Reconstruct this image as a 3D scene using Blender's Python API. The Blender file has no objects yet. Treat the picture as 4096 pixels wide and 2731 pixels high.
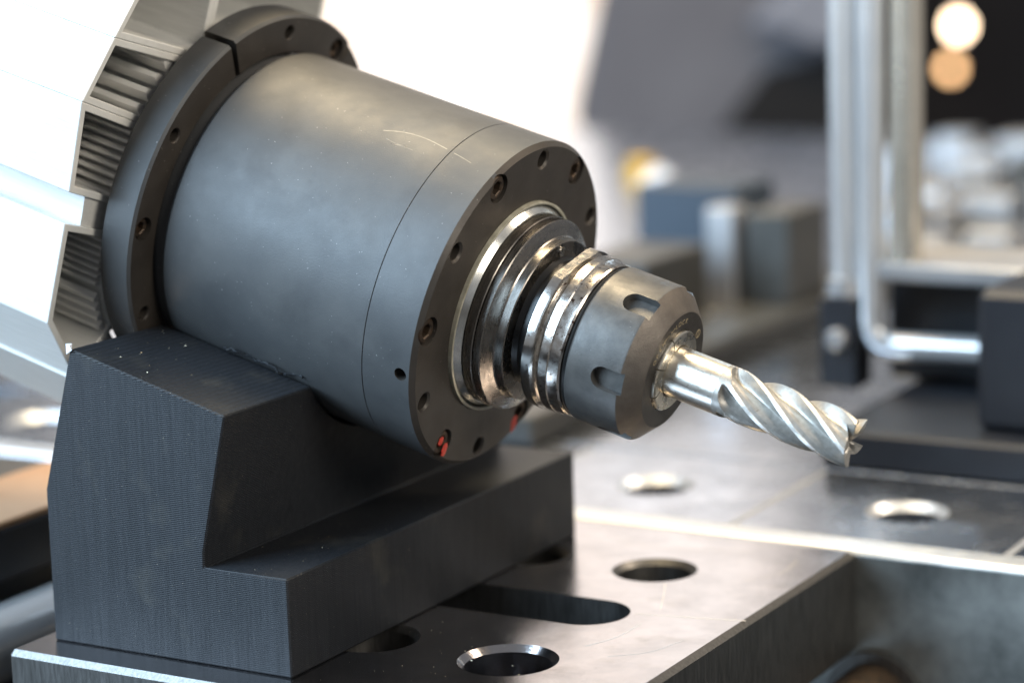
import bpy, bmesh, math, random
from mathutils import Vector, Matrix
random.seed(7)
R = math.radians
MM = 0.001
sc = bpy.context.scene
COL = sc.collection

# ------------------------------------------------------------------ camera, world, lamps, exposure
TILT = R(16.27)                       # the spindle points down by this much
cam_d = bpy.data.cameras.new('camera')
cam_d.lens = 84.73; cam_d.sensor_width = 36.0
cam_d.clip_start = 0.02; cam_d.clip_end = 60
cam_d.dof.use_dof = True
cam_d.dof.focus_distance = 0.732
cam_d.dof.aperture_fstop = 5.2
cam_d.dof.aperture_blades = 9
cam = bpy.data.objects.new('camera', cam_d); COL.objects.link(cam)
cam.location = (0.3816364, -0.6457355, 0.2288381)
cam.rotation_euler = (1.3856564, 0.0324366, 0.5274816)
sc.camera = cam

world = bpy.data.worlds.new('World'); sc.world = world; world.use_nodes = True
bg = world.node_tree.nodes['Background']
bg.inputs['Color'].default_value = (0.92, 0.95, 1.0, 1); bg.inputs['Strength'].default_value = 0.24

def area(name, loc, target, sx, sy, power, col):
    l = bpy.data.lights.new(name, 'AREA'); l.shape = 'RECTANGLE'; l.size = sx; l.size_y = sy
    l.energy = power; l.color = col
    o = bpy.data.objects.new(name, l); COL.objects.link(o); o.location = loc
    o.rotation_euler = (Vector(target) - Vector(loc)).to_track_quat('-Z', 'Y').to_euler()
    return o
area('hall_window_light', (-1.05, -1.25, 1.05), (-0.05, 0, 0.08), 1.6, 1.6, 104, (0.58, 0.79, 1.0))
area('ceiling_lamp', (-0.35, 0.45, 1.7), (0, 0, 0.08), 0.6, 0.6, 36, (1.0, 0.79, 0.49))
area('stand_spotlight', (0.85, 0.75, 1.15), (0.0, 0.0, 0.08), 0.4, 0.4, 8, (1.0, 0.82, 0.62))
area('booth_lamp', (1.45, -0.45, 0.75), (-0.1, 0.0, 0.1), 0.5, 0.5, 13, (1.0, 0.91, 0.78))

vs = sc.view_settings
vs.view_transform = 'Standard'; vs.look = 'None'; vs.gamma = 1.0; vs.exposure = 0.16; vs.use_curve_mapping = False
sc.cycles.use_denoising = True
sc.cycles.max_bounces = 8
sc.cycles.caustics_reflective = False; sc.cycles.caustics_refractive = False

# ------------------------------------------------------------------ materials
def mat(name, col, col2=None, metal=0.0, rough=0.5, rough2=None, nscale=60, detail=6, stretch=None,
        bump=0.0, bscale=900, bstretch=None, specks=None, spec_scale=900, spec_amt=0.03, coat=0.0,
        layers=0.0, aniso=0.0, ior=None, spec=None, wear=None):
    m = bpy.data.materials.new(name); m.use_nodes = True
    nt = m.node_tree; N = nt.nodes; L = nt.links
    p = N['Principled BSDF']
    tc = N.new('ShaderNodeTexCoord')
    def coords(st):
        if not st: return tc.outputs['Object']
        mp = N.new('ShaderNodeMapping'); mp.inputs['Scale'].default_value = st
        L.new(tc.outputs['Object'], mp.inputs['Vector']); return mp.outputs['Vector']
    def noise(scale, det, st=None, lo=0.35, hi=0.65):
        n = N.new('ShaderNodeTexNoise'); n.inputs['Scale'].default_value = scale; n.inputs['Detail'].default_value = det
        n.inputs['Roughness'].default_value = 0.62
        L.new(coords(st), n.inputs['Vector'])
        r = N.new('ShaderNodeMapRange'); r.inputs['From Min'].default_value = lo; r.inputs['From Max'].default_value = hi
        L.new(n.outputs['Fac'], r.inputs['Value']); return r.outputs['Result']
    def mix(f, a, b):
        x = N.new('ShaderNodeMix'); x.data_type = 'RGBA'
        if hasattr(f, 'is_linked'): L.new(f, x.inputs['Factor'])
        else: x.inputs['Factor'].default_value = f
        for k, v in (('A', a), ('B', b)):
            s = [i for i in x.inputs if i.name == k and i.type == 'RGBA'][0]
            if hasattr(v, 'is_linked'): L.new(v, s)
            else: s.default_value = (*v, 1)
        return [o for o in x.outputs if o.type == 'RGBA'][0]
    c = col
    fac = noise(nscale, detail, stretch)
    if col2: c = mix(fac, col, col2)
    if wear:                                   # worn or stained patches: (colour, scale, low, high)
        c = mix(noise(wear[1], 9, None, wear[2], wear[3]), c, wear[0])
    if specks:
        c = mix(noise(spec_scale, 2, None, 1 - 0.33 + 0.0 - spec_amt, 1 - 0.29 - spec_amt), c, specks)
    if hasattr(c, 'is_linked'): L.new(c, p.inputs['Base Color'])
    else: p.inputs['Base Color'].default_value = (*c, 1)
    p.inputs['Metallic'].default_value = metal
    if rough2 is not None:
        r = N.new('ShaderNodeMapRange'); r.inputs['To Min'].default_value = rough; r.inputs['To Max'].default_value = rough2
        L.new(noise(nscale * 1.7, detail, stretch), r.inputs['Value']); L.new(r.outputs['Result'], p.inputs['Roughness'])
    else: p.inputs['Roughness'].default_value = rough
    if coat: p.inputs['Coat Weight'].default_value = coat; p.inputs['Coat Roughness'].default_value = 0.25
    if aniso: p.inputs['Anisotropic'].default_value = aniso
    if spec is not None: p.inputs['Specular IOR Level'].default_value = spec
    if ior: p.inputs['IOR'].default_value = ior
    nrm = None
    if bump:
        b = N.new('ShaderNodeBump'); b.inputs['Strength'].default_value = bump; b.inputs['Distance'].default_value = 0.0004
        L.new(noise(bscale, 4, bstretch, 0.2, 0.8), b.inputs['Height']); nrm = b.outputs['Normal']
    if layers:                                 # printed layer lines: horizontal, 0.42 mm apart
        sx = N.new('ShaderNodeSeparateXYZ'); L.new(tc.outputs['Object'], sx.inputs['Vector'])
        mu = N.new('ShaderNodeMath'); mu.operation = 'MULTIPLY'; mu.inputs[1].default_value = 2 * math.pi / 0.00060
        L.new(sx.outputs['Z'], mu.inputs[0])
        si = N.new('ShaderNodeMath'); si.operation = 'SINE'; L.new(mu.outputs[0], si.inputs[0])
        b = N.new('ShaderNodeBump'); b.inputs['Strength'].default_value = layers; b.inputs['Distance'].default_value = 0.00010
        L.new(si.outputs[0], b.inputs['Height'])
        if nrm: L.new(nrm, b.inputs['Normal'])
        nrm = b.outputs['Normal']
    if nrm: L.new(nrm, p.inputs['Normal'])
    return m

def emit(name, col, s):
    m = bpy.data.materials.new(name); m.use_nodes = True
    p = m.node_tree.nodes['Principled BSDF']; p.inputs['Base Color'].default_value = (*col, 1)
    p.inputs['Emission Color'].default_value = (*col, 1); p.inputs['Emission Strength'].default_value = s
    return m

M = {}
M['black_oxide'] = mat('black_oxide', (0.060, 0.062, 0.064), (0.084, 0.084, 0.083), 0.10, 0.46, 0.60, nscale=26, bump=0.14, bscale=2600, wear=((0.052, 0.053, 0.055), 60, 0.52, 0.78),
                       specks=(0.45, 0.44, 0.42), spec_scale=1300, spec_amt=-0.065)
M['black_face'] = mat('black_face', (0.050, 0.043, 0.037), (0.068, 0.060, 0.052), 0.35, 0.42, 0.52, nscale=60, bump=0.10, bscale=1800,
                      specks=(0.3, 0.28, 0.25), spec_scale=900, spec_amt=-0.05)
M['hole_dark'] = mat('hole_dark', (0.02, 0.019, 0.018), None, 0.3, 0.5)
M['screw'] = mat('screw', (0.055, 0.045, 0.038), (0.11, 0.075, 0.05), 0.7, 0.38, 0.55, nscale=400, bump=0.2, bscale=2500)
M['red_paint'] = mat('red_paint', (0.55, 0.035, 0.025), (0.75, 0.08, 0.05), 0, 0.5, nscale=500)
M['alu'] = mat('alu', (0.68, 0.68, 0.655), (0.76, 0.76, 0.735), 0.10, 0.45, 0.56, nscale=70, stretch=(1, 14, 14), bump=0.12, bscale=500, bstretch=(0.3, 6, 6))
M['alu_fin'] = mat('alu_fin', (0.88, 0.87, 0.84), (0.94, 0.93, 0.90), 0.12, 0.30, 0.42, nscale=90, stretch=(1, 14, 14))
M['alu_cut'] = mat('alu_cut', (0.86, 0.86, 0.82), (0.92, 0.92, 0.88), 0.2, 0.40, 0.5, nscale=200)
M['cream_seal'] = mat('cream_seal', (0.56, 0.54, 0.44), (0.38, 0.36, 0.28), 0.2, 0.42, nscale=300)
M['bright_seal'] = mat('bright_seal', (0.80, 0.82, 0.80), (0.6, 0.6, 0.58), 0.85, 0.22, nscale=200)
M['dark_steel'] = mat('dark_steel', (0.20, 0.19, 0.175), (0.30, 0.275, 0.25), 1.0, 0.22, 0.34, nscale=120, stretch=(6, 1, 1))
M['black_gap'] = mat('black_gap', (0.012, 0.012, 0.012), None, 0.0, 0.30)
M['chrome'] = mat('chrome', (0.62, 0.59, 0.55), (0.72, 0.70, 0.67), 1.0, 0.13, 0.22, nscale=260, bump=0.02, bscale=700,
                  wear=((0.12, 0.07, 0.045), 900, 0.64, 0.70))
M['chrome_rust'] = mat('chrome_rust', (0.52, 0.47, 0.42), (0.70, 0.67, 0.63), 1.0, 0.15, 0.26, nscale=260, bump=0.03, bscale=900,
                  wear=((0.11, 0.06, 0.04), 700, 0.585, 0.64))
M['nut'] = mat('nut', (0.085, 0.083, 0.080), (0.13, 0.125, 0.118), 0.45, 0.38, 0.50, nscale=150, bump=0.14, bscale=2600,
               specks=(0.4, 0.4, 0.38), spec_scale=1500, spec_amt=-0.065)
M['nut_cone'] = mat('nut_cone', (0.150, 0.130, 0.112), (0.20, 0.175, 0.15), 0.6, 0.38, 0.48, nscale=150, bump=0.25, bscale=2400)
M['nut_face'] = mat('nut_face', (0.045, 0.041, 0.036), (0.065, 0.058, 0.05), 0.4, 0.36, nscale=200, bump=0.15, bscale=1800)
M['scratch'] = mat('scratch', (0.15, 0.15, 0.145), (0.22, 0.22, 0.21), 0.4, 0.5, nscale=500)
M['letter'] = mat('letter', (0.44, 0.36, 0.23), None, 0.3, 0.45)
M['collet'] = mat('collet', (0.62, 0.57, 0.47), (0.72, 0.68, 0.60), 1.0, 0.24, 0.36, nscale=160, bump=0.06, bscale=900)
M['shank'] = mat('shank', (0.70, 0.66, 0.58), (0.78, 0.75, 0.69), 1.0, 0.27, 0.36, nscale=200, stretch=(1, 5, 5), bump=0.06, bscale=900,
                 wear=((0.26, 0.20, 0.13), 330, 0.63, 0.72))
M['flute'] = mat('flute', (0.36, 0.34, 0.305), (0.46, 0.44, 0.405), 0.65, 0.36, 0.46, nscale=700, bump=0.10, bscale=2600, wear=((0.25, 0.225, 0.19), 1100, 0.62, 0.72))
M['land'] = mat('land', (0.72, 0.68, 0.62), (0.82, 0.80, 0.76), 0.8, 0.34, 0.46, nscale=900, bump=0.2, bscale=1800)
M['printed'] = mat('printed', (0.015, 0.0168, 0.020), (0.023, 0.0252, 0.0295), 0.0, 0.42, 0.54, spec=0.22, nscale=420, stretch=(2.2, 2.2, 0.10), layers=0.45, bump=0.08, bscale=1500, wear=((0.055, 0.053, 0.047), 42, 0.57, 0.80),
                   specks=(0.25, 0.22, 0.17), spec_scale=1500, spec_amt=-0.055)
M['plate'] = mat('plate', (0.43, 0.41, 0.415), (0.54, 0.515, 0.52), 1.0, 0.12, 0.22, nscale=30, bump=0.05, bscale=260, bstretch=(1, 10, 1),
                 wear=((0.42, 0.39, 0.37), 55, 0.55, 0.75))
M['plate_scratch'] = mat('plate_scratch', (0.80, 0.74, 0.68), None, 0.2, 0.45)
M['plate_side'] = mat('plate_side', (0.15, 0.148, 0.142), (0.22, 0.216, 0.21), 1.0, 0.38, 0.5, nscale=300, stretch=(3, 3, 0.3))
M['tile'] = mat('tile', (0.44, 0.475, 0.54), (0.53, 0.565, 0.63), 1.0, 0.20, 0.30, nscale=30)
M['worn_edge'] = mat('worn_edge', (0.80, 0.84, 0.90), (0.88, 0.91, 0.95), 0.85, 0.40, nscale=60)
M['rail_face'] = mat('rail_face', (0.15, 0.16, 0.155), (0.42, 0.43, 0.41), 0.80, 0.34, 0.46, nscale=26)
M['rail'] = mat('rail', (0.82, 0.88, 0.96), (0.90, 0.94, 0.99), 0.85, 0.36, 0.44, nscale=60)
M['bed'] = mat('bed', (0.022, 0.024, 0.028), (0.04, 0.042, 0.046), 0.2, 0.5, nscale=20)
M['dark_block'] = mat('dark_block', (0.016, 0.018, 0.024), (0.024, 0.027, 0.034), 0.0, 0.42, nscale=40, bump=0.05)
M['grey_block'] = mat('grey_block', (0.05, 0.05, 0.046), (0.075, 0.073, 0.068), 0.1, 0.42, nscale=40)
M['blue_block'] = mat('blue_block', (0.026, 0.040, 0.058), (0.034, 0.048, 0.068), 0.0, 0.5, nscale=30)
M['light_block'] = mat('light_block', (0.40, 0.40, 0.41), (0.50, 0.50, 0.51), 0.5, 0.4, nscale=30)
M['tube'] = mat('tube', (0.86, 0.87, 0.88), (0.90, 0.90, 0.90), 0.65, 0.18, 0.25, nscale=40)
M['cover'] = mat('cover', (0.115, 0.107, 0.118), (0.15, 0.142, 0.154), 0.0, 0.6, nscale=8)
M['pale_cover'] = mat('pale_cover', (0.19, 0.19, 0.22), (0.23, 0.23, 0.26), 0.0, 0.6, nscale=8)  # lighter copy of the cover colour, for its painted highlight
M['copper'] = mat('copper', (0.62, 0.36, 0.20), (0.72, 0.46, 0.28), 0.5, 0.4, nscale=30)  # colour of a warm lamp reflection, painted on the black bar
M['yellow'] = mat('yellow', (0.72, 0.40, 0.03), (0.80, 0.48, 0.05), 0, 0.5, nscale=30)
M['brass_tube'] = mat('brass_tube', (0.66, 0.60, 0.50), (0.74, 0.68, 0.58), 0.75, 0.20, 0.28, nscale=40)
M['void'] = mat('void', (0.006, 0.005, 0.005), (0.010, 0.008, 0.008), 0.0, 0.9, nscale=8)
M['wall'] = mat('wall', (0.020, 0.019, 0.022), (0.032, 0.030, 0.032), 0.0, 0.8, nscale=3)
M['chips'] = mat('chips', (0.50, 0.42, 0.28), (0.72, 0.66, 0.52), 0.6, 0.4, nscale=900)
M['white_bit'] = mat('white_bit', (0.75, 0.78, 0.85), None, 0, 0.5)
M['panel_glow'] = emit('panel_glow', (1.0, 0.925, 0.86), 1.5)
nt_ = M['panel_glow'].node_tree; tc_ = nt_.nodes.new('ShaderNodeTexCoord'); n_ = nt_.nodes.new('ShaderNodeTexNoise'); n_.inputs['Scale'].default_value = 3.2; n_.inputs['Detail'].default_value = 2
rp_ = nt_.nodes.new('ShaderNodeValToRGB'); rp_.color_ramp.elements[0].position = 0.44; rp_.color_ramp.elements[0].color = (0.58, 0.41, 0.28, 1)
rp_.color_ramp.elements[1].position = 0.60; rp_.color_ramp.elements[1].color = (1.0, 0.95, 0.91, 1)
mp_ = nt_.nodes.new('ShaderNodeMapping'); mp_.inputs['Location'].default_value = (0.55, 0, 1.3); nt_.links.new(tc_.outputs['Object'], mp_.inputs['Vector']); nt_.links.new(mp_.outputs['Vector'], n_.inputs['Vector']); nt_.links.new(n_.outputs['Fac'], rp_.inputs['Fac']); nt_.links.new(rp_.outputs['Color'], nt_.nodes['Principled BSDF'].inputs['Emission Color'])
M['amber'] = emit('amber', (1.0, 0.58, 0.28), 7)
M['warm_lamp'] = emit('warm_lamp', (1.0, 0.74, 0.50), 16)
M['pale_lamp'] = emit('pale_lamp', (1.0, 0.90, 0.78), 9)

# ------------------------------------------------------------------ mesh helpers (all sizes in millimetres)
class MB:
    def __init__(s): s.v = []; s.f = []
    def add(s, v, f):
        n = len(s.v); s.v += [tuple(x) for x in v]; s.f += [tuple(i + n for i in q) for q in f]; return s
    def box(s, x0, x1, y0, y1, z0, z1):
        return s.add([(x, y, z) for x in (x0, x1) for y in (y0, y1) for z in (z0, z1)],
                     [(0,1,3,2),(4,6,7,5),(0,4,5,1),(2,3,7,6),(0,2,6,4),(1,5,7,3)])
    def prism(s, poly, y0, y1):            # polygon in x,z carried along y
        n = len(poly)
        s.add([(x, y0, z) for x, z in poly] + [(x, y1, z) for x, z in poly],
              [tuple(range(n)), tuple(range(2*n-1, n-1, -1))] + [(i, (i+1) % n, n+(i+1) % n, n+i) for i in range(n)]); return s
    def prism_x(s, poly, x0, x1):          # polygon in y,z carried along x
        n = len(poly)
        s.add([(x0, y, z) for y, z in poly] + [(x1, y, z) for y, z in poly],
              [tuple(range(n)), tuple(range(2*n-1, n-1, -1))] + [(i, (i+1) % n, n+(i+1) % n, n+i) for i in range(n)]); return s
    def ring_x(s, outer, inner, x0, x1):   # a tube whose section lies between two loops in y,z
        n = len(outer)
        v = [(x0,*p) for p in outer]+[(x0,*p) for p in inner]+[(x1,*p) for p in outer]+[(x1,*p) for p in inner]
        f = []
        for i in range(n):
            j = (i+1) % n
            f += [(i, j, n+j, n+i), (2*n+i, 3*n+i, 3*n+j, 2*n+j), (i, 2*n+i, 2*n+j, j), (n+i, n+j, 3*n+j, 3*n+i)]
        s.add(v, f); return s
    def lathe(s, prof, seg=128, a0=None, a1=None, cy=0, cz=0, axis='x'):   # closed section (along, radius)
        n = len(prof); full = a0 is None; v = []; f = []
        m = seg if full else seg + 1
        for k in range(m):
            t = 2*math.pi*k/seg if full else R(a0 + (a1-a0)*k/seg)
            for x, r in prof:
                if axis == 'x': v.append((x, cy + r*math.sin(t), cz + r*math.cos(t)))
                elif axis == 'z': v.append((cy + r*math.sin(t), cz + r*math.cos(t), x))
                else: v.append((cy + r*math.sin(t), x, cz + r*math.cos(t)))
        for k in range(seg):
            k2 = (k+1) % m
            for i in range(n):
                j = (i+1) % n; f.append((k*n+i, k*n+j, k2*n+j, k2*n+i))
        if not full: f += [tuple(range(n)), tuple((m-1)*n + i for i in range(n-1, -1, -1))]
        s.add(v, f); return s
    def rod(s, prof, seg=32, cy=0, cz=0, axis='x'):       # solid of revolution, ends closed with a fan point
        p = [(prof[0][0], 0.0)] + list(prof) + [(prof[-1][0], 0.0)]
        n = len(prof); v = []; f = []
        for k in range(seg):
            t = 2*math.pi*k/seg
            for x, r in prof:
                if axis == 'x': v.append((x, cy + r*math.sin(t), cz + r*math.cos(t)))
                elif axis == 'z': v.append((cy + r*math.sin(t), cz + r*math.cos(t), x))
                else: v.append((cy + r*math.sin(t), x, cz + r*math.cos(t)))
        for k in range(seg):
            k2 = (k+1) % seg
            for i in range(n-1): f.append((k*n+i, k*n+i+1, k2*n+i+1, k2*n+i))
        f += [tuple(k*n for k in range(seg)), tuple(k*n+n-1 for k in range(seg-1, -1, -1))]
        s.add(v, f); return s
    def tube(s, path, r, seg=16):
        pts = [Vector(p) for p in path]; v = []; f = []
        up = Vector((0.31, 0.87, 0.38))
        for i, p in enumerate(pts):
            d = (pts[min(i+1, len(pts)-1)] - pts[max(i-1, 0)]).normalized()
            a = d.cross(up).normalized(); b = d.cross(a)
            for k in range(seg):
                t = 2*math.pi*k/seg; v.append(tuple(p + r*(math.cos(t)*a + math.sin(t)*b)))
        for i in range(len(pts)-1):
            for k in range(seg):
                k2 = (k+1) % seg; f.append((i*seg+k, i*seg+k2, (i+1)*seg+k2, (i+1)*seg+k))
        f += [tuple(range(seg-1, -1, -1)), tuple((len(pts)-1)*seg+k for k in range(seg))]
        s.add(v, f); return s
    def mesh(s, name, bevel=0, bseg=1, smooth=20):
        me = bpy.data.meshes.new(name)
        me.from_pydata([(x*MM, y*MM, z*MM) for x, y, z in s.v], [], s.f)
        bm = bmesh.new(); bm.from_mesh(me)
        bmesh.ops.recalc_face_normals(bm, faces=bm.faces)
        if bevel:
            es = [e for e in bm.edges if len(e.link_faces) == 2 and e.calc_face_angle() > R(20)]
            bmesh.ops.bevel(bm, geom=es, offset=bevel*MM, segments=bseg, affect='EDGES', profile=0.5, clamp_overlap=True)
        bm.to_mesh(me); bm.free(); finish(me, smooth)
        return me

def finish(me, smooth=20):
    me.polygons.foreach_set('use_smooth', [True]*len(me.polygons))
    me.set_sharp_from_angle(angle=R(smooth))

def link(name, me, m, parent=None, loc=(0,0,0), rot=(0,0,0)):
    o = bpy.data.objects.new(name, me); COL.objects.link(o)
    if m is not None and not me.materials: me.materials.append(m)
    o.location = [c*MM for c in loc]; o.rotation_euler = rot
    if parent: o.parent = parent
    return o
def obj(name, mb, m, parent=None, loc=(0,0,0), rot=(0,0,0), bevel=0, bseg=1, smooth=20):
    return link(name, mb.mesh(name, bevel, bseg, smooth), m, parent, loc, rot)
def tag(o, label, cat, group=None, kind=None):
    o['label'] = label; o['category'] = cat
    if group: o['group'] = group
    if kind: o['kind'] = kind
    return o
def thing(name, label, cat, loc=(0,0,0), rot=(0,0,0), group=None):
    o = bpy.data.objects.new(name, None); COL.objects.link(o); o.empty_display_size = 0.02
    o.location = [c*MM for c in loc]; o.rotation_euler = rot
    return tag(o, label, cat, group)
def cut(me_mb, cut_mb, name, bevel=0, smooth=20):     # mesh difference, both given in the same local frame
    a = bpy.data.objects.new('tmp_a', me_mb.mesh('tmp_a', bevel)); b = bpy.data.objects.new('tmp_b', cut_mb.mesh('tmp_b'))
    COL.objects.link(a); COL.objects.link(b)
    md = a.modifiers.new('cut', 'BOOLEAN'); md.operation = 'DIFFERENCE'; md.solver = 'EXACT'; md.object = b
    dg = bpy.context.evaluated_depsgraph_get()
    me = bpy.data.meshes.new_from_object(a.evaluated_get(dg)); me.name = name
    for o in (a, b):
        d = o.data; bpy.data.objects.remove(o); bpy.data.meshes.remove(d)
    finish(me, smooth); return me

def bent(pts, rad, arc=6):
    out = [Vector(pts[0])]
    for i in range(1, len(pts)-1):
        p, a, b = Vector(pts[i]), Vector(pts[i-1]), Vector(pts[i+1])
        a = p + (a-p).normalized()*rad; b = p + (b-p).normalized()*rad
        for k in range(arc+1):
            t = k/arc; out.append((1-t)**2*a + 2*t*(1-t)*p + t*t*b)
    out.append(Vector(pts[-1])); return [tuple(q) for q in out]

def pol(r, deg): return (r*math.sin(R(deg)), r*math.cos(R(deg)))     # side, up

# ------------------------------------------------------------------ the setting: bed under the plates, dark back wall
bed = obj('machine_bed', MB().box(-900, 900, -420, 1400, -160, -146), M['bed']); tag(bed, 'dark machine bed lying under the steel plates', 'machine bed', kind='structure')
fw = Vector((-0.503, 0.864, 0)); rt = Vector((0.864, 0.503, 0))
YAW = math.atan2(0.503, 0.864)
def far(px_right, depth, z):             # a point given by metres to the right of the view axis, depth, height
    p = Vector((0.3816, -0.6457, 0)) + fw*depth + rt*px_right
    return (p.x*1000, p.y*1000, z*1000)
wall = obj('back_wall', MB().box(-4500, 4500, 0, 60, -1600, 330), M['wall'], loc=far(0, 6.2, 0), rot=(0,0,YAW)); tag(wall, 'dark far wall of the exhibition hall', 'wall', kind='structure')
floor = obj('hall_floor', MB().box(-5000, 5000, -4000, 6000, -1010, -1000), M['wall']); tag(floor, 'dark floor of the exhibition hall', 'floor', kind='structure')

# ------------------------------------------------------------------ near drilled plate
def hole(cb, x, y, r, depth=80, ch=2.0):
    cb.rod([(0.6, r+0.6), (-ch, r-ch), (-depth, r-ch)], seg=56, cy=x, cz=y, axis='z')
pl = MB().box(-127, 71.5, -102.5, 109, -37, 0)
cb = MB()
for x, y, r in ((22, -45.5, 15.6), (18.5, 59.5, 14.6), (-31.5, 59.5, 14.6), (-28, -44, 15)): hole(cb, x, y, r)
def slot(cb, x0, x1, y, r):
    pts = [(x1 + r*math.sin(R(t)), y + r*math.cos(R(t))) for t in range(0, 181, 8)] + [(x0 + r*math.sin(R(t)), y + r*math.cos(R(t))) for t in range(180, 361, 8)]
    n = len(pts)
    cb.add([(x, yy, -60) for x, yy in pts] + [(x, yy, 3) for x, yy in pts],
           [tuple(range(n)), tuple(range(2*n-1, n-1, -1))] + [(i, (i+1) % n, n+(i+1) % n, n+i) for i in range(n)])
slot(cb, -70, 20.5, 7.5, 14)
me = cut(pl, cb, 'fixture_plate', bevel=1.8)
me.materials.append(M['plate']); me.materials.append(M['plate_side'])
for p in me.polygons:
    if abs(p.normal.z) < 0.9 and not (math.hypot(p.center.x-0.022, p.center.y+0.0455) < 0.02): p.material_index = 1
fp = link('fixture_plate', me, None)
def ribbon(pts, w):
    P_ = [Vector(p) for p in bent([(a_, b_, 0.03) for a_, b_ in pts], 6, 4)]; v = []
    for i, p in enumerate(P_):
        d = (P_[min(i+1, len(P_)-1)] - P_[max(i-1, 0)]).normalized(); q = Vector((-d.y, d.x, 0))*w
        v += [tuple(p-q), tuple(p+q)]
    obj('scratch', MB().add(v, [(2*i, 2*i+1, 2*i+3, 2*i+2) for i in range(len(P_)-1)]), M['plate_scratch'], fp)
for pts, w in (([(37, -24), (42, -13), (42.1, 4.2)], 0.16), ([(35, 12), (50, 15), (71, 19.6)], 0.22), ([(41, 19), (34, 36), (29.2, 46)], 0.12), ([(48, -30), (58, -22), (62, -6)], 0.10), ([(-10, 88), (10, 84), (40, 92)], 0.12), ([(52, 60), (60, 72), (58, 90)], 0.12), ([(5, -80), (22, -74), (45, -78)], 0.10)): ribbon(pts, w)
tag(fp, 'scratched steel plate with round holes and a slot, under the black cradle', 'steel plate')

# ------------------------------------------------------------------ ground edge rail and tiles of the table behind
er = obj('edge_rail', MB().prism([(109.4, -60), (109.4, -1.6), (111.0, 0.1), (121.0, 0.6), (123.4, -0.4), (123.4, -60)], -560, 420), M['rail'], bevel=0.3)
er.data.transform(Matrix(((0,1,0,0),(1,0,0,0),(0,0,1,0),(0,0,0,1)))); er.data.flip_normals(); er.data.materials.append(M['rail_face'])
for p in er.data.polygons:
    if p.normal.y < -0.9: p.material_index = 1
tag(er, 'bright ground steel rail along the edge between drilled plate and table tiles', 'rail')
def tile(x0, x1, y0, y1, label, holed=True):
    b = MB().box(x0, x1, y0, y1, -60, -0.6)
    c = MB(); hole(c, (x0+x1)/2, 167, 16.0, ch=3.6)
    me = cut(b, c, 'table_tile', bevel=1.5)
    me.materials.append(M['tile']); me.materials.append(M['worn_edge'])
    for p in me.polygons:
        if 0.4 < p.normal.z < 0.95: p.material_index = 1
    return tag(link('table_tile', me, None), label, 'table tile', 'steel tiles along the table edge')
XS = [-401, -297, -193, -87, 16, 120, 224]
for i, lab in enumerate(('table tile left of the spindle housing, seen under its lower edge', 'table tile hidden mostly behind the spindle barrel', 'table tile directly behind the black cradle',
        'holed table tile next to the rear corner of the black cradle', 'holed table tile in front of the low dark slab', 'table tile in front of the tall black block')):
    tile(XS[i]+0.1, XS[i+1]-0.1, 123.8, 216.5, 'steel ' + lab)
tt = obj('table_top', MB().box(-900, 700, 216.8, 1400, -60, -0.6), M['tile'], bevel=1.5); tag(tt, 'grey steel table top behind the tiles', 'table top', kind='structure')

# ------------------------------------------------------------------ printed support cradle
prof = [(-119.6, 0), (-27.8, 0), (-27.8, 30.6), (-58.5, 30.6), (-58.3, 35.5), (-47.6, 78.4), (-105.6, 94.8), (-119.2, 49)]
cm = MB().prism(prof, -88.1, 88.1)
ca = MB().rod([(-190, 55.2), (60, 55.2)], seg=128)
ct, st = math.cos(TILT), math.sin(TILT)
ca.v = [(x*ct + z*st, y, -x*st + z*ct + 100) for x, y, z in ca.v]
me = cut(cm, ca, 'support_cradle', bevel=0.5); me.materials.append(M['printed'])
cradle = link('support_cradle', me, None)
tag(cradle, 'black 3D printed cradle with layer lines carrying the spindle', 'cradle')
SP = thing('milling_spindle', 'matt black milling spindle lying tilted in the black cradle', 'spindle', (0, 0, 100), (0, TILT, 0))

# burr along the saddle rim and a chipped corner
random.seed(3)
bp = []
for i in range(26):
    s = -74 + i*1.25
    yb = -43.6 - 1.2*math.sin(i*0.5) - random.random()*1.2
    zb = -34.6 + 1.0 + 1.3*abs(math.sin(i*0.33)) + random.random()*0.8
    bp.append((s*ct + zb*st, yb, -s*st + zb*ct + 100))
bm_ = MB().tube(bp, 0.38, 6)
obj('burr', bm_, M['printed'], cradle)
obj('chipped_corner', MB().add([(-106.6,-88.6,93.2),(-104.2,-88.7,94.6),(-106,-86.2,96.2),(-106.9,-88.2,96.4),(-105.2,-88.6,95.9)],
    [(0,1,4),(0,4,3),(0,3,2),(1,2,4),(2,3,4),(0,2,1)]), M['white_bit'], cradle)

# ------------------------------------------------------------------ spindle parts (local x = spindle axis, towards the tool)
RB = 53.88
obj('barrel', MB().lathe([(-18.82, 30), (-18.82, 53.7), (-18.95, RB), (-96, RB), (-97.6, 52.6), (-98.4, 51.6), (-104, 51.6), (-104, 30)], 160), M['black_oxide'], SP)
nose = MB().lathe([(-18.7, 36), (-18.7, 53.7), (-18.57, RB), (-1.5, RB), (0, 52.4), (0, 35.0), (-3, 35.0), (-3, 33.7), (-19, 33.7)][:7] + [(-3, 33.0), (-18, 33.0)], 160)
cb = MB()
for k in range(6):
    y, z = pol(48.5, 30 + 60*k); cb.rod([(1, 4.7), (-5.2, 4.7)], 32, y, z)
    y, z = pol(48.5, 60*k); cb.rod([(0.6, 3.9), (-0.7, 2.75), (-13, 2.75)], 28, y, z)
rh = MB().rod([(8, 2.15), (-10, 2.15)], 24)                # radial hole in the rim
ph = R(-106); rv = []
for x, y, z in rh.v: rv.append((-4.6 + y, (RB + x)*math.sin(ph) + z*math.cos(ph), (RB + x)*math.cos(ph) - z*math.sin(ph)))
cb.add(rv, rh.f)
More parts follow.
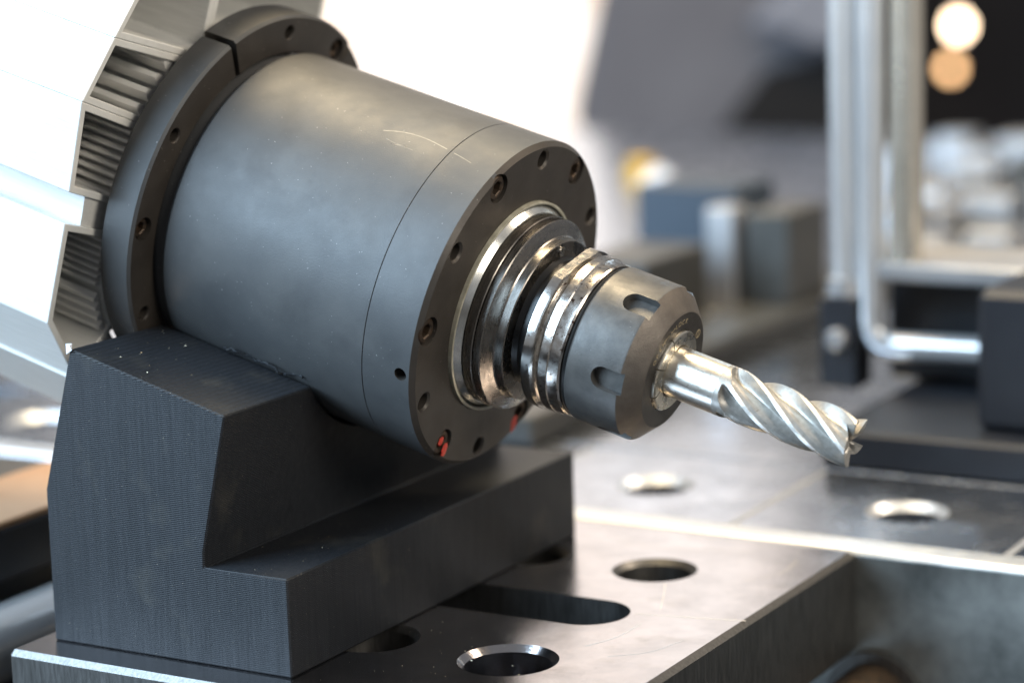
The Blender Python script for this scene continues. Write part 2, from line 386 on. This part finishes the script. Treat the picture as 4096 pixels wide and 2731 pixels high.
me = cut(nose, cb, 'nose_ring'); me.materials.append(M['black_oxide']); me.materials.append(M['black_face'])
for p in me.polygons:
    if p.normal.x > 0.9 or (p.center.x < -0.0001 and abs(p.center.x) < 0.02 and math.hypot(p.center.y, p.center.z) < 0.0533): p.material_index = 1
link('nose_ring', me, None, SP)

def screw_mesh(r, h, hx, name):
    b = MB(); n = 24
    rings = [[(-h, r*math.sin(2*math.pi*k/n), r*math.cos(2*math.pi*k/n)) for k in range(n)],
             [(-0.5, r*math.sin(2*math.pi*k/n), r*math.cos(2*math.pi*k/n)) for k in range(n)],
             [(0, (r-0.5)*math.sin(2*math.pi*k/n), (r-0.5)*math.cos(2*math.pi*k/n)) for k in range(n)]]
    def hexpt(k, e):
        t = 2*math.pi*k/n; q = (t % (math.pi/3)) - math.pi/6
        rr = (hx+e)/math.cos(q); return rr*math.sin(t), rr*math.cos(t)
    rings += [[(0, *hexpt(k, 0.3)) for k in range(n)], [(-0.35, *hexpt(k, 0)) for k in range(n)], [(-h*0.62, *hexpt(k, 0)) for k in range(n)]]
    v = [p for q in rings for p in q]; f = []
    for i in range(len(rings)-1):
        for k in range(n): f.append((i*n+k, i*n+(k+1) % n, (i+1)*n+(k+1) % n, (i+1)*n+k))
    f += [tuple(range(n)), tuple((len(rings)-1)*n+k for k in range(n-1, -1, -1))]
    b.add(v, f); me = b.mesh(name); me.materials.append(M['screw']); return me
scm = screw_mesh(4.05, 4.2, 2.05, 'cap_screw')
for k in range(6):
    y, z = pol(48.5, 30 + 60*k); link('cap_screw', scm, None, SP, (-0.7, y, z), (R(13*k), 0, 0))
# red paint dabs on the lower screws
def dab(rad, deg, w, h, x, seed):
    random.seed(seed); y, z = pol(rad, deg); n = 18
    pts = [(w*(0.8+0.35*random.random())*math.cos(2*math.pi*k/n), h*(0.8+0.35*random.random())*math.sin(2*math.pi*k/n)) for k in range(n)]
    b = MB().add([(x+0.12, y, z)] + [(x+0.1, y+p*0.7, z+q*0.7) for p, q in pts] + [(x-0.02, y+p, z+q) for p, q in pts],
        [(0, 1+k, 1+(k+1) % n) for k in range(n)] + [(1+k, 1+n+k, 1+n+(k+1) % n, 1+(k+1) % n) for k in range(n)])
    obj('paint_dab', b, M['red_paint'], SP)
dab(50.0, -153.5, 1.7, 2.6, 0.0, 1); dab(48.3, -149.5, 1.5, 1.6, -0.7, 5); dab(50.2, 155, 2.0, 3.2, 0.0, 2)

# long scratches on barrel and ring
def scratch(pts, w):
    b = MB(); v = []
    P_ = [Vector(p) for p in bent([(p[0], p[1], 0) for p in pts], 4, 4)]
    for i, p in enumerate(P_):
        d = (P_[min(i+1, len(P_)-1)] - P_[max(i-1, 0)]).normalized(); q = Vector((-d.y, d.x, 0))*w
        for k in (-1, 1):
            a = p + q*k; ang = math.degrees(a.y/RB); y, z = pol(RB+0.03, ang); v.append((a.x, y, z))
    b.add(v, [(2*i, 2*i+1, 2*i+3, 2*i+2) for i in range(len(P_)-1)]); obj('scratch', b, M['scratch'], SP)
for pts, w in (([(-42.9, -28.9), (-36.7, -26.0), (-29, -25.3), (-20.5, -26.8)], 0.16), ([(-17.6, -27.4), (-14, -28.0), (-10.7, -28.9)], 0.10), ([(-39.3, -31.9), (-36, -32.9), (-33.4, -32.3), (-29.5, -32.6)], 0.07)):
    scratch([(a_, R(b_)*RB) for a_, b_ in pts], w)

# seals at the nose
obj('seal_ring', MB().lathe([(-2.5, 34.9), (1.2, 34.75), (1.35, 34.3), (1.2, 33.85), (-2.5, 33.85)], 128), M['cream_seal'], SP)
obj('seal_lip', MB().lathe([(-2.5, 33.3), (0.6, 33.3), (1.1, 32.9), (2.6, 31.75), (2.6, 30), (-2.5, 30)], 128), M['bright_seal'], SP)
obj('nose_collar', MB().lathe([(2.6, 28), (2.75, 31.2), (3.2, 31.6), (5.9, 31.6), (6.2, 31.3), (6.2, 28)], 128), M['dark_steel'], SP)

# clamp flange: two segments with a gap, bolts and holes
fl_cut_s = [(30+60*k) for k in range(6)]
def flange(a0, a1, rad, s0, s1, seg):
    b = MB().lathe([(s1, 52.2), (s1, rad-0.7), (s1+0.7, rad), (s0-0.9, rad), (s0, rad-0.9), (s0, 53.0), (s0-0.8, 52.2)], seg, a0, a1)
    c = MB()
    for k in range(12):
        d = 30*k
        if not (a0+2 < d < a1-2 or a0+2 < d-360 < a1-2 or a0+2 < d+360 < a1-2): continue
        y, z = pol(59.6, d)
        if k % 2: c.rod([(s0+1, 3.9), (s0-4.6, 3.9)], 28, y, z)
        else: c.rod([(s0+0.6, 3.0), (s0-0.5, 2.3), (s0-9, 2.3)], 24, y, z)
    me = cut(b, c, 'clamp_flange'); me.materials.append(M['black_oxide']); me.materials.append(M['black_face'])
    for p in me.polygons:
        if p.normal.x > 0.9 or math.hypot(p.center.y, p.center.z) < 0.0635 : p.material_index = 1
    return link('clamp_flange', me, None, SP)
flange(-26.3, 34.6, 65.4, -100.8, -113.6, 60)
flange(36.4, 331.9, 64.8, -101.2, -113.2, 200)
scf = screw_mesh(3.4, 3.6, 1.7, 'flange_screw')
for k in range(6):
    y, z = pol(59.6, 30+60*k); link('flange_screw', scf, None, SP, (-102.4, y, z), (R(17*k), 0, 0))

# aluminium housing behind the flange: extruded cells with fins
HS0, HS1 = -117.0, -330.0
def inset(poly, t):
    n = len(poly); c = [sum(p[i] for p in poly)/n for i in (0, 1)]; out = []
    area2 = sum(poly[i][0]*poly[(i+1) % n][1]-poly[(i+1) % n][0]*poly[i][1] for i in range(n)); sg = 1 if area2 > 0 else -1
    for i in range(n):
        p0, p1, p2 = Vector(poly[i-1]), Vector(poly[i]), Vector(poly[(i+1) % n])
        d1 = (p1-p0).normalized(); d2 = (p2-p1).normalized()
        n1 = Vector((-d1.y, d1.x))*sg; n2 = Vector((-d2.y, d2.x))*sg
        b = (n1+n2); b = b/(b.length_squared)*2
        out.append(tuple(p1 + b*t))
    return out
HOUS = obj('housing', MB().rod([(HS0+1.5, 44), (HS1, 44)], 64), M['alu_fin'], SP)
cells = [[(-79.5, 38.7), (-69, 58.0), (-30, 48.5), (-46, 27.4)],
         [(-79.5, 38.6), (-46, 27.3), (-51, 0.8), (-78.7, 9.4)],
         [(-78.3, -0.9), (-52, -7.6), (-52, -26), (-44, -41), (-61, -56), (-78.9, -34)],
         [(-69, 58.1), (-62.5, 69.5), (-44, 95), (-20.1, 94), (-22.1, 50.6), (-30, 48.6)],
         [(-20, 94), (42, 94), (42, 51), (-22, 50.6)]]
for c in cells:
    b = MB().ring_x(c, inset(c, 2.3), HS0, HS1)
    co = obj('cell', b, M['alu'], HOUS, bevel=0.25, bseg=1); co.data.materials.append(M['alu_cut'])
    for p in co.data.polygons:
        if p.normal.x > 0.5: p.material_index = 1
def fins(p, q, n, depth, name='cooling_fin'):
    p, q = Vector(p), Vector(q); d = (q-p)/n; nn = Vector((-d.y, d.x)).normalized()
    if nn.x > 0: nn = -nn
    for i in range(n):
        a = p + d*(i+0.12); b = p + d*(i+0.88); m1 = (a*0.7+b*0.3) + nn*depth; m2 = (a*0.3+b*0.7) + nn*depth
        obj(name, MB().prism_x([tuple(a - nn*0.4), tuple(m1), tuple(m2), tuple(b - nn*0.4)], HS0-1.0, HS1), M['alu_fin'], HOUS)
fins((-49.5, 30), (-36, 48.5), 4, 3.4); fins((-54.8, 3.5), (-50, 26.5), 8, 2.0); fins((-55, -26), (-55, -9), 7, 2.0); fins((-49, -42), (-55.5, -28), 4, 1.8)
# closing floor of the channel between the cells
obj('channel_floor', MB().prism_x([(-69.5, -3.2), (-69.5, 6.4), (-53, 1.4), (-53, -7.0)], HS0-1, HS1), M['alu'], HOUS)
obj('lower_facet', MB().prism_x([(-61.4, -56.8), (-46, -42.6), (-30, -60), (-36, -79)], HS0-1, HS1), M['alu'], HOUS)

# ------------------------------------------------------------------ tool holder with collet nut
TH = thing('tool_holder', 'polished steel collet tool holder clamped in the spindle nose', 'tool holder', (0, 0, 100), (0, TILT, 0))
obj('gripper_flange', MB().lathe([(6.45, 18), (6.45, 31.2), (6.75, 31.5), (8.9, 31.5), (9.2, 31.2), (11.1, 27.0), (11.5, 26.7), (14.0, 26.5), (14.3, 26.2), (14.3, 18)], 128), M['dark_steel'], TH)
obj('neck', MB().lathe([(14.2, 15), (14.2, 21.5), (16, 20.8), (20.4, 20.8), (20.4, 15)], 96), M['black_gap'], TH)
obj('coolant_bore', MB().rod([(14.2, 1.5), (14.9, 1.6)], 20, *pol(23.6, -6)), M['chrome'], TH)
bd = MB().lathe([(20.3, 16), (20.3, 25.6), (20.7, 26.1), (23.3, 26.2), (23.9, 26.1), (23.9, 16)], 128)
cb = MB()
for d in (-16, 164):
        q = MB().box(18, 26, -30, 30, 23.9, 40)
        cb.add([(x, y*math.cos(R(d)) + z*math.sin(R(d)), -y*math.sin(R(d)) + z*math.cos(R(d))) for x, y, z in q.v], q.f)
me = cut(bd, cb, 'holder_body'); me.materials.append(M['chrome']); link('holder_body', me, None, TH)
obj('holder_ring', MB().lathe([(23.8, 16), (23.8, 24.5), (24.2, 24.6), (26.2, 25.6), (26.5, 25.7), (29.3, 25.6), (29.6, 25.3), (29.9, 25.2), (33.0, 25.0), (33.6, 24.6), (33.6, 16)], 128), M['chrome_rust'], TH)
obj('gap_seal', MB().lathe([(33.5, 16), (33.5, 23.9), (34.4, 24.3), (35.5, 23.9), (35.5, 16)], 128), M['black_gap'], TH)
NS = [-34.5 + 60*k for k in range(6)]
nb = MB().lathe([(35.3, 17), (35.3, 24.5), (35.9, 25.0), (53.2, 25.0), (53.7, 24.85), (58.9, 19.3), (59.25, 18.7), (59.25, 13.2), (58.0, 13.2), (58, 12.9), (50, 12.9)], 160)
cb = MB()
for d in NS:
    y0 = 3.55; pts = [(47.8 - y0*math.sin(R(t)), y0*math.cos(R(t))) for t in range(0, 181, 12)] + [(54.7, -y0), (54.7, y0)]
    n = len(pts); q = MB()
    q.add([(x, y, 22.1) for x, y in pts] + [(x, y*1.0, 24.2) for x, y in pts] + [(x, y*1.13, 30) for x, y in pts],
          [tuple(range(n)), tuple(range(3*n-1, 2*n-1, -1))] + [(j*n+i, j*n+(i+1) % n, (j+1)*n+(i+1) % n, (j+1)*n+i) for j in (0, 1) for i in range(n)])
    cb.add([(x, y*math.cos(R(d)) + z*math.sin(R(d)), -y*math.sin(R(d)) + z*math.cos(R(d))) for x, y, z in q.v], q.f)
me = cut(nb, cb, 'clamping_nut')
for k in ('nut', 'nut_cone', 'nut_face'): me.materials.append(M[k])
for p in me.polygons:
    r = math.hypot(p.center.y, p.center.z)*1000
    if p.normal.x > 0.97 and r < 19.3: p.material_index = 2
    elif p.normal.x > 0.5 and p.center.x > 0.0532: p.material_index = 1
NUT = link('clamping_nut', me, None, TH)
# collet: eight jaws
for k in range(8):
    a0 = -32.5 + 45*k
    obj('collet_jaw', MB().lathe([(52, 8.1), (60.0, 8.2), (60.35, 8.5), (60.45, 11.9), (60.3, 12.5), (59.9, 12.95), (59.2, 13.05), (52, 12.85)], 10, a0+0.9, a0+44.1), M['collet'], TH)
# lettering on the nut face
def letter(ch, deg, rad, size, m=M['letter']):
    cu = bpy.data.curves.new('t', 'FONT'); cu.body = ch; cu.size = 1.0; cu.align_x = 'CENTER'; cu.align_y = 'CENTER'; cu.extrude = 0.02
    o = bpy.data.objects.new('t', cu); COL.objects.link(o)
    dg = bpy.context.evaluated_depsgraph_get(); me = bpy.data.meshes.new_from_object(o.evaluated_get(dg))
    bpy.data.objects.remove(o); bpy.data.curves.remove(cu)
    t = R(deg); s = size*MM
    for v in me.vertices:
        u, w, q = v.co
        # width runs with growing angle, height points outward
        y = rad*MM*math.sin(t) + s*(u*math.cos(t) + w*math.sin(t)); z = rad*MM*math.cos(t) + s*(-u*math.sin(t) + w*math.cos(t))
        v.co = (0.05928 + q*0.002, y, z)
    me.materials.clear(); me.materials.append(m); link('lettering', me, None, NUT)
for ch, d in zip('OPEN', (-70.7, -63.3, -55.7, -47.6)): letter(ch, d, 15.8, 2.3)
for ch, d in zip('LOCK', (-19.0, -12.0, -4.0, 4.0)): letter(ch, d, 15.8, 2.3)
def arrow(deg, rad, direction):
    b = MB(); L_ = 1.3
    for x0, y0, x1, y1 in ((-L_, 0, L_, 0), (L_, 0, L_-0.8, 0.55)):
        dx, dy = x1-x0, y1-y0; l = math.hypot(dx, dy); nx, ny = -dy/l*0.1, dx/l*0.1
        q = [(x0+nx, y0+ny), (x1+nx, y1+ny), (x1-nx, y1-ny), (x0-nx, y0-ny)]
        t = R(deg); v = []
        for u, w in q:
            u *= direction; v.append((59.30, rad*math.sin(t) + u*math.cos(t) + w*math.sin(t), rad*math.cos(t) - u*math.sin(t) + w*math.cos(t)))
        b.add(v + [(59.2, p[1], p[2]) for p in v], [(0,1,2,3),(4,7,6,5),(0,4,5,1),(1,5,6,2),(2,6,7,3),(3,7,4,0)])
    obj('arrow_mark', b, M['letter'], NUT)
arrow(-39.5, 15.8, -1); arrow(-26.5, 15.8, 1)
em = MB(); y_, z_ = pol(15.6, 52)
em.lathe([(59.2, 1.15), (59.32, 1.2), (59.32, 1.45), (59.2, 1.5)], 24, cy=y_, cz=z_); em.box(59.2, 59.32, y_-0.15, y_+0.15, z_-1.15, z_+1.15)
obj('emblem_mark', em, M['letter'], NUT)

# ------------------------------------------------------------------ end mill: shank and four helical flutes
EM = thing('end_mill', 'bright five-flute end mill with helical cutting edges held in the collet', 'end mill', (0, 0, 100), (0, TILT, 0))
PITCH = -4.62                                             # degrees per millimetre
obj('shank', MB().rod([(54, 8.0), (77.05, 8.0)], 96), M['shank'], EM)
NF = 5; SEC = 360/NF
def sect(u):           # radius of the cutter section, u = degrees behind a cutting edge
    K = [(0, 8.0), (10, 7.93), (11, 7.75), (20, 7.2), (28, 6.45), (36, 5.4), (44, 4.6), (51, 4.25), (57, 4.35), (63, 4.9), (67, 5.75), (70, 6.9), (72, 8.0)]
    for (a, ra), (b, rb) in zip(K, K[1:]):
        if u <= b: return ra + (rb-ra)*(u-a)/(b-a)
US = [0, 3, 7, 10, 11, 14, 17, 20, 24, 28, 31, 34, 37, 40, 43, 46, 49, 52, 55, 58, 61, 64, 66, 68, 70, 71.4]
S0, S1 = 77.0, 121.3; NSEG = 150
v, f = [], []
prof_u = [(q*SEC + u, u) for q in range(NF) for u in US]; n = len(prof_u)
PH0 = -79.0
def enddrop(u):        # end teeth: relief behind each edge, gashes in the gullets
    d = 0.022*u if u < 30 else 0.66 + (u-30)*0.075
    return d*max(0, (SEC-u)/6) if u > SEC-6 else d
for i in range(NSEG+1):
    s = S0 + (S1-S0)*i/NSEG
    for ang, u in prof_u:
        k = max(0.0, min(1.0, (s - S0 - 1.6)/5.0)); k = math.sqrt(max(0, 1-(1-k)**2))
        r = min(8.0, sect(u) + (1-k)*3.85)
        drop = enddrop(u)*max(0, 1-(S1-s)/3.4)
        y, z = pol(r, PH0 + ang + PITCH*(s-drop-100))
        v.append((s-drop, y, z))
for i in range(NSEG):
    for j in range(n): f.append((i*n+j, i*n+(j+1) % n, (i+1)*n+(j+1) % n, (i+1)*n+j))
# end face: dished towards the centre
last = NSEG*n; rings = 7
prev = last
for q in range(1, rings+1):
    w = 1 - q/(rings+0.6); base = len(v)
    for j, (ang, u) in enumerate(prof_u):
        x0, y0, z0 = v[last+j]
        gash = (1.9*math.sin(math.pi*min(1, max(0, (u-22)/50)))) * (1 - abs(2*w-1))
        v.append((x0 - (1-w)*1.1 - gash - (0.9 if q >= rings-1 else 0), y0*w, z0*w))
    for j in range(n): f.append((prev+j, prev+(j+1) % n, base+(j+1) % n, base+j))
    prev = base
f.append(tuple(prev+j for j in range(n))); f.append(tuple(range(n-1, -1, -1)))
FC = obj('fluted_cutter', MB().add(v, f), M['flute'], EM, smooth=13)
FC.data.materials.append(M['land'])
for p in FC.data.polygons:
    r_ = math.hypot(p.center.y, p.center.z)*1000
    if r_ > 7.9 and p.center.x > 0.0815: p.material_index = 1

# ------------------------------------------------------------------ metal chips lying about (nobody could count them)
random.seed(11); ch = MB()
def chip(x, y, z, s):
    a = [random.uniform(-1, 1) for _ in range(9)]
    ch.add([(x + a[0]*s, y + a[1]*s, z), (x + a[2]*s, y + a[3]*s, z + s*0.2), (x + a[4]*s, y + a[5]*s, z), (x, y, z + s*(0.5+0.4*a[6]))], [(0,1,3),(1,2,3),(2,0,3),(0,2,1)])
for _ in range(70):
    s = random.uniform(-97, -44); y = random.uniform(-87, -47); chip(s*ct - 34.45*st, y, -s*st - 34.45*ct + 100.02, random.uniform(0.12, 0.42))
for _ in range(40): chip(random.uniform(-57, -29), random.uniform(-87, 20), 30.62, random.uniform(0.1, 0.35))
for _ in range(70): chip(random.uniform(-27, 70), random.uniform(-100, -20), 0.02, random.uniform(0.12, 0.4))
chips = obj('metal_chips', ch, M['chips']); chips['kind'] = 'stuff'; tag(chips, 'tiny bright metal chips scattered on the cradle and plate', 'chips', kind='stuff')

# ------------------------------------------------------------------ things behind on the table
def block(name, label, cat, x0, x1, y0, y1, z0, z1, m, bev=1.2, group=None):
    cx, cy = (x0+x1)/2, (y0+y1)/2
    o = obj(name, MB().box(x0-cx, x1-cx, y0-cy, y1-cy, 0, z1-z0), m, loc=(cx, cy, z0), bevel=bev)
    return tag(o, label, cat, group)
block('low_slab', 'low dark slab on the table behind the cutter tip', 'slab', 12, 240, 219, 360, -0.6, 15, M['dark_block'], 1.5)
block('black_block', 'tall black block standing on the low dark slab', 'block', 69, 170, 238, 300, 15, 71, M['dark_block'], 3.0)
block('guide_rail', 'long dark rail with a pale top lying across the table', 'rail', -150, -112, 205, 600, -0.6, 12, M['grey_block'], 1.5)
block('square_block', 'small dark grey block behind the spindle nose', 'block', -200, -158, 400, 470, -0.6, 46, M['grey_block'])
block('blue_block', 'slate blue block behind the small grey block', 'block', -225, -165, 520, 570, -0.6, 68, M['blue_block'])
L_ = thing('angle_bracket', 'pale angle bracket standing next to the blue block', 'bracket', (-165, 500, -0.6))
obj('upright', MB().box(-4, 12, -10, 10, 7.5, 62), M['light_block'], L_, bevel=1)
obj('foot', MB().box(-30, 14, -22, 22, 0, 7.5), M['light_block'], L_, bevel=1)
block('grey_post', 'square dark post in front of the stacked bars', 'post', -146, -121, 490, 540, 12.0, 60, M['grey_block'])
random.seed(21)
for j_, y_ in enumerate((600, 668, 736, 806, 880, 960, 1045, 1135, 1230)):
    for i_ in range(6):
        x_ = -128 + i_*50 + random.uniform(-8, 8) - (y_-640)*0.40
        w_, d_, h_ = random.uniform(22, 40), random.uniform(28, 52), random.uniform(8, 30)
        pale = random.random() < 0.7
        block('steel_part', 'pale steel block in the rows laid out beyond the bent chrome tubes' if pale else 'dark grey block among the rows of pale steel blocks', 'steel part', x_, x_+w_, y_, y_+d_, -0.6, h_,
              M['light_block'] if pale else M['grey_block'], 1.0, 'rows of pale steel parts' if pale else 'dark blocks in the rows of parts')
# bent chrome tubes: each a thing
def tubeobj(label, pts, r):
    x, y, z = pts[0]
    o = obj('bent_tube', MB().tube([(a-x, b-y, c-z) for a, b, c in bent(pts, 13)], r, 20), M['tube'], loc=(x, y, z))
    return tag(o, label, 'tube', 'bent chrome tubes on the dark slab')
tubeobj('chrome tube bent low over the dark slab towards the black block', [(75, 306, 33.5), (0.5, 300, 33.5), (1.2, 300, 320)], 5.9)
tubeobj('chrome tube standing upright in the pale clamp ring', [(-11, 300, 58), (-11.8, 300, 150), (-12, 300, 320)], 5.7)
tubeobj('thickest chrome tube, standing upright on the pale flat plate', [(15, 304, 70), (15.5, 304, 180), (15.5, 304, 320)], 7.0).data.materials[0] = M['brass_tube']
block('flat_plate', 'pale flat plate resting on the dark step behind the black block', 'plate', 4, 200, 296, 352, 62, 70, M['light_block'], 1.5)
block('dark_step', 'dark stepped block lying behind the bent chrome tubes', 'block', 0, 190, 322, 350, 15, 62, M['dark_block'], 1.5)
st_ = thing('tube_clamp', 'black clamp post with a pale knob holding the upright chrome tube', 'clamp', (-11, 300, 15))
obj('post', MB().box(-9, 8, -8, 10, 0, 40), M['dark_block'], st_, bevel=1)
obj('collar', MB().lathe([(40, 5.0), (40, 8.2), (47, 7.4), (48, 5.0)], 32, axis='z'), M['light_block'], st_)
obj('knob', MB().rod([(-13, 3.5), (-12, 4.6), (-8, 4.6)], 24, 0, 22, axis='y'), M['light_block'], st_)

# left: black bar with its lamp reflection painted on top, round bar below
block('support_rail', 'dark rail carrying the black square bar', 'rail', -228, -188, -160, 60, -146, -1.8, M['bed'], 1.0)
block('black_bar', 'black square bar left of the cradle under a copper strip', 'bar', -232, -184, -150, 58, -1.8, 17, M['dark_block'], 1.0)
block('copper_strip', 'copper coloured strip lying on top of the black square bar', 'strip', -231, -184.5, -149, 57, 17, 19.5, M['copper'], 0.6)  # added thin strip; its colour stands in for the reflected lamp
block('side_plate', 'brown tinged steel plate behind the black square bar', 'steel plate', -420, -131, 62, 108.8, -37, -0.4, M['plate_side'], 1.5)
rb = obj('round_bar', MB().rod([(-70, 12), (-69, 13), (69, 13), (70, 12)], 32, axis='y'), M['tube'], loc=(-169, -50, -16)); tag(rb, 'blurred round steel bar lying below the black square bar', 'round bar')
# bolt in the recess right of the drilled plate
bl = thing('clamp_bolt', 'dark socket bolt sticking out below the table edge', 'bolt', (79, 109, -53))
obj('head', MB().rod([(-34, 12.5), (-33, 14), (-4, 14)], 40, axis='y'), M['screw'], bl); obj('washer', MB().lathe([(-4, 8), (-4, 18), (0.7, 18), (0.7, 8)], 40, axis='y'), M['plate_side'], bl)

# ------------------------------------------------------------------ far background
gp = obj('light_screen', MB().box(-790, 440, 0, 20, -620, 1700), M['panel_glow'], loc=far(0.02, 4.2, 0), rot=(0,0,YAW)); tag(gp, 'large glowing white screen far behind the spindle', 'screen')
cv = thing('machine_cover', 'mauve grey sheet metal machine cover far behind the cutter', 'machine cover', far(0.26, 2.6, -0.25), (0,0,YAW))
obj('hood', MB().prism([(-162, 380), (-200, 225), (-150, 120), (110, 120), (110, 480), (-150, 480)], 0, 160), M['cover'], cv, bevel=6)
obj('arm', MB().prism([(-20, 330), (50, 300), (112, 300), (112, 420), (70, 410)], -60, -22), M['pale_cover'], cv, bevel=12)  # paler slab set before the hood as its painted highlight
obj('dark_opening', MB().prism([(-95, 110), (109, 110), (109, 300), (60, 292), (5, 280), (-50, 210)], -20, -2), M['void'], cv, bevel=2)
def lamp(label, right, depth, z, r, m):
    o = obj('lamp', MB().rod([(-r, r*0.35), (-r*0.7, r*0.72), (0, r), (r*0.7, r*0.72), (r, r*0.35)], 20, axis='z'), m, loc=far(right, depth, z)); return tag(o, label, 'lamp')
# view axis: right offset = (px-1176)/5537*depth
lamp('bright warm lamp glowing in the dark far hall', (2182-1176)/5537*4.0, 4.0, -0.115+0.1, 14, M['warm_lamp'])
lamp('small amber lamp just below the bright warm lamp', (2165-1176)/5537*4.0, 4.0, -0.185+0.1, 11, M['amber'])
yc = thing('yellow_cap', 'yellow round cap standing on the table before the glowing screen', 'cap', far((1452-1176)/5537*1.9, 1.9, -0.0006))
obj('body', MB().rod([(0, 11), (14, 11), (17, 8)], 24, axis='z'), M['yellow'], yc); obj('rim', MB().lathe([(0, 11), (0, 13), (3, 13), (3, 11)], 24, axis='z'), M['yellow'], yc)
pb = thing('pale_knob', 'pale ball knob on a short stem next to the yellow cap', 'knob', far((1492-1176)/5537*1.73, 1.73, -0.0006))
obj('stem', MB().rod([(0, 5), (6, 5)], 16, axis='z'), M['light_block'], pb)
obj('ball', MB().rod([(5, 5), (7, 9.5), (11, 12.5), (16, 13.8), (21, 12.8), (26, 9), (29, 4)], 24, axis='z'), M['white_bit'], pb)
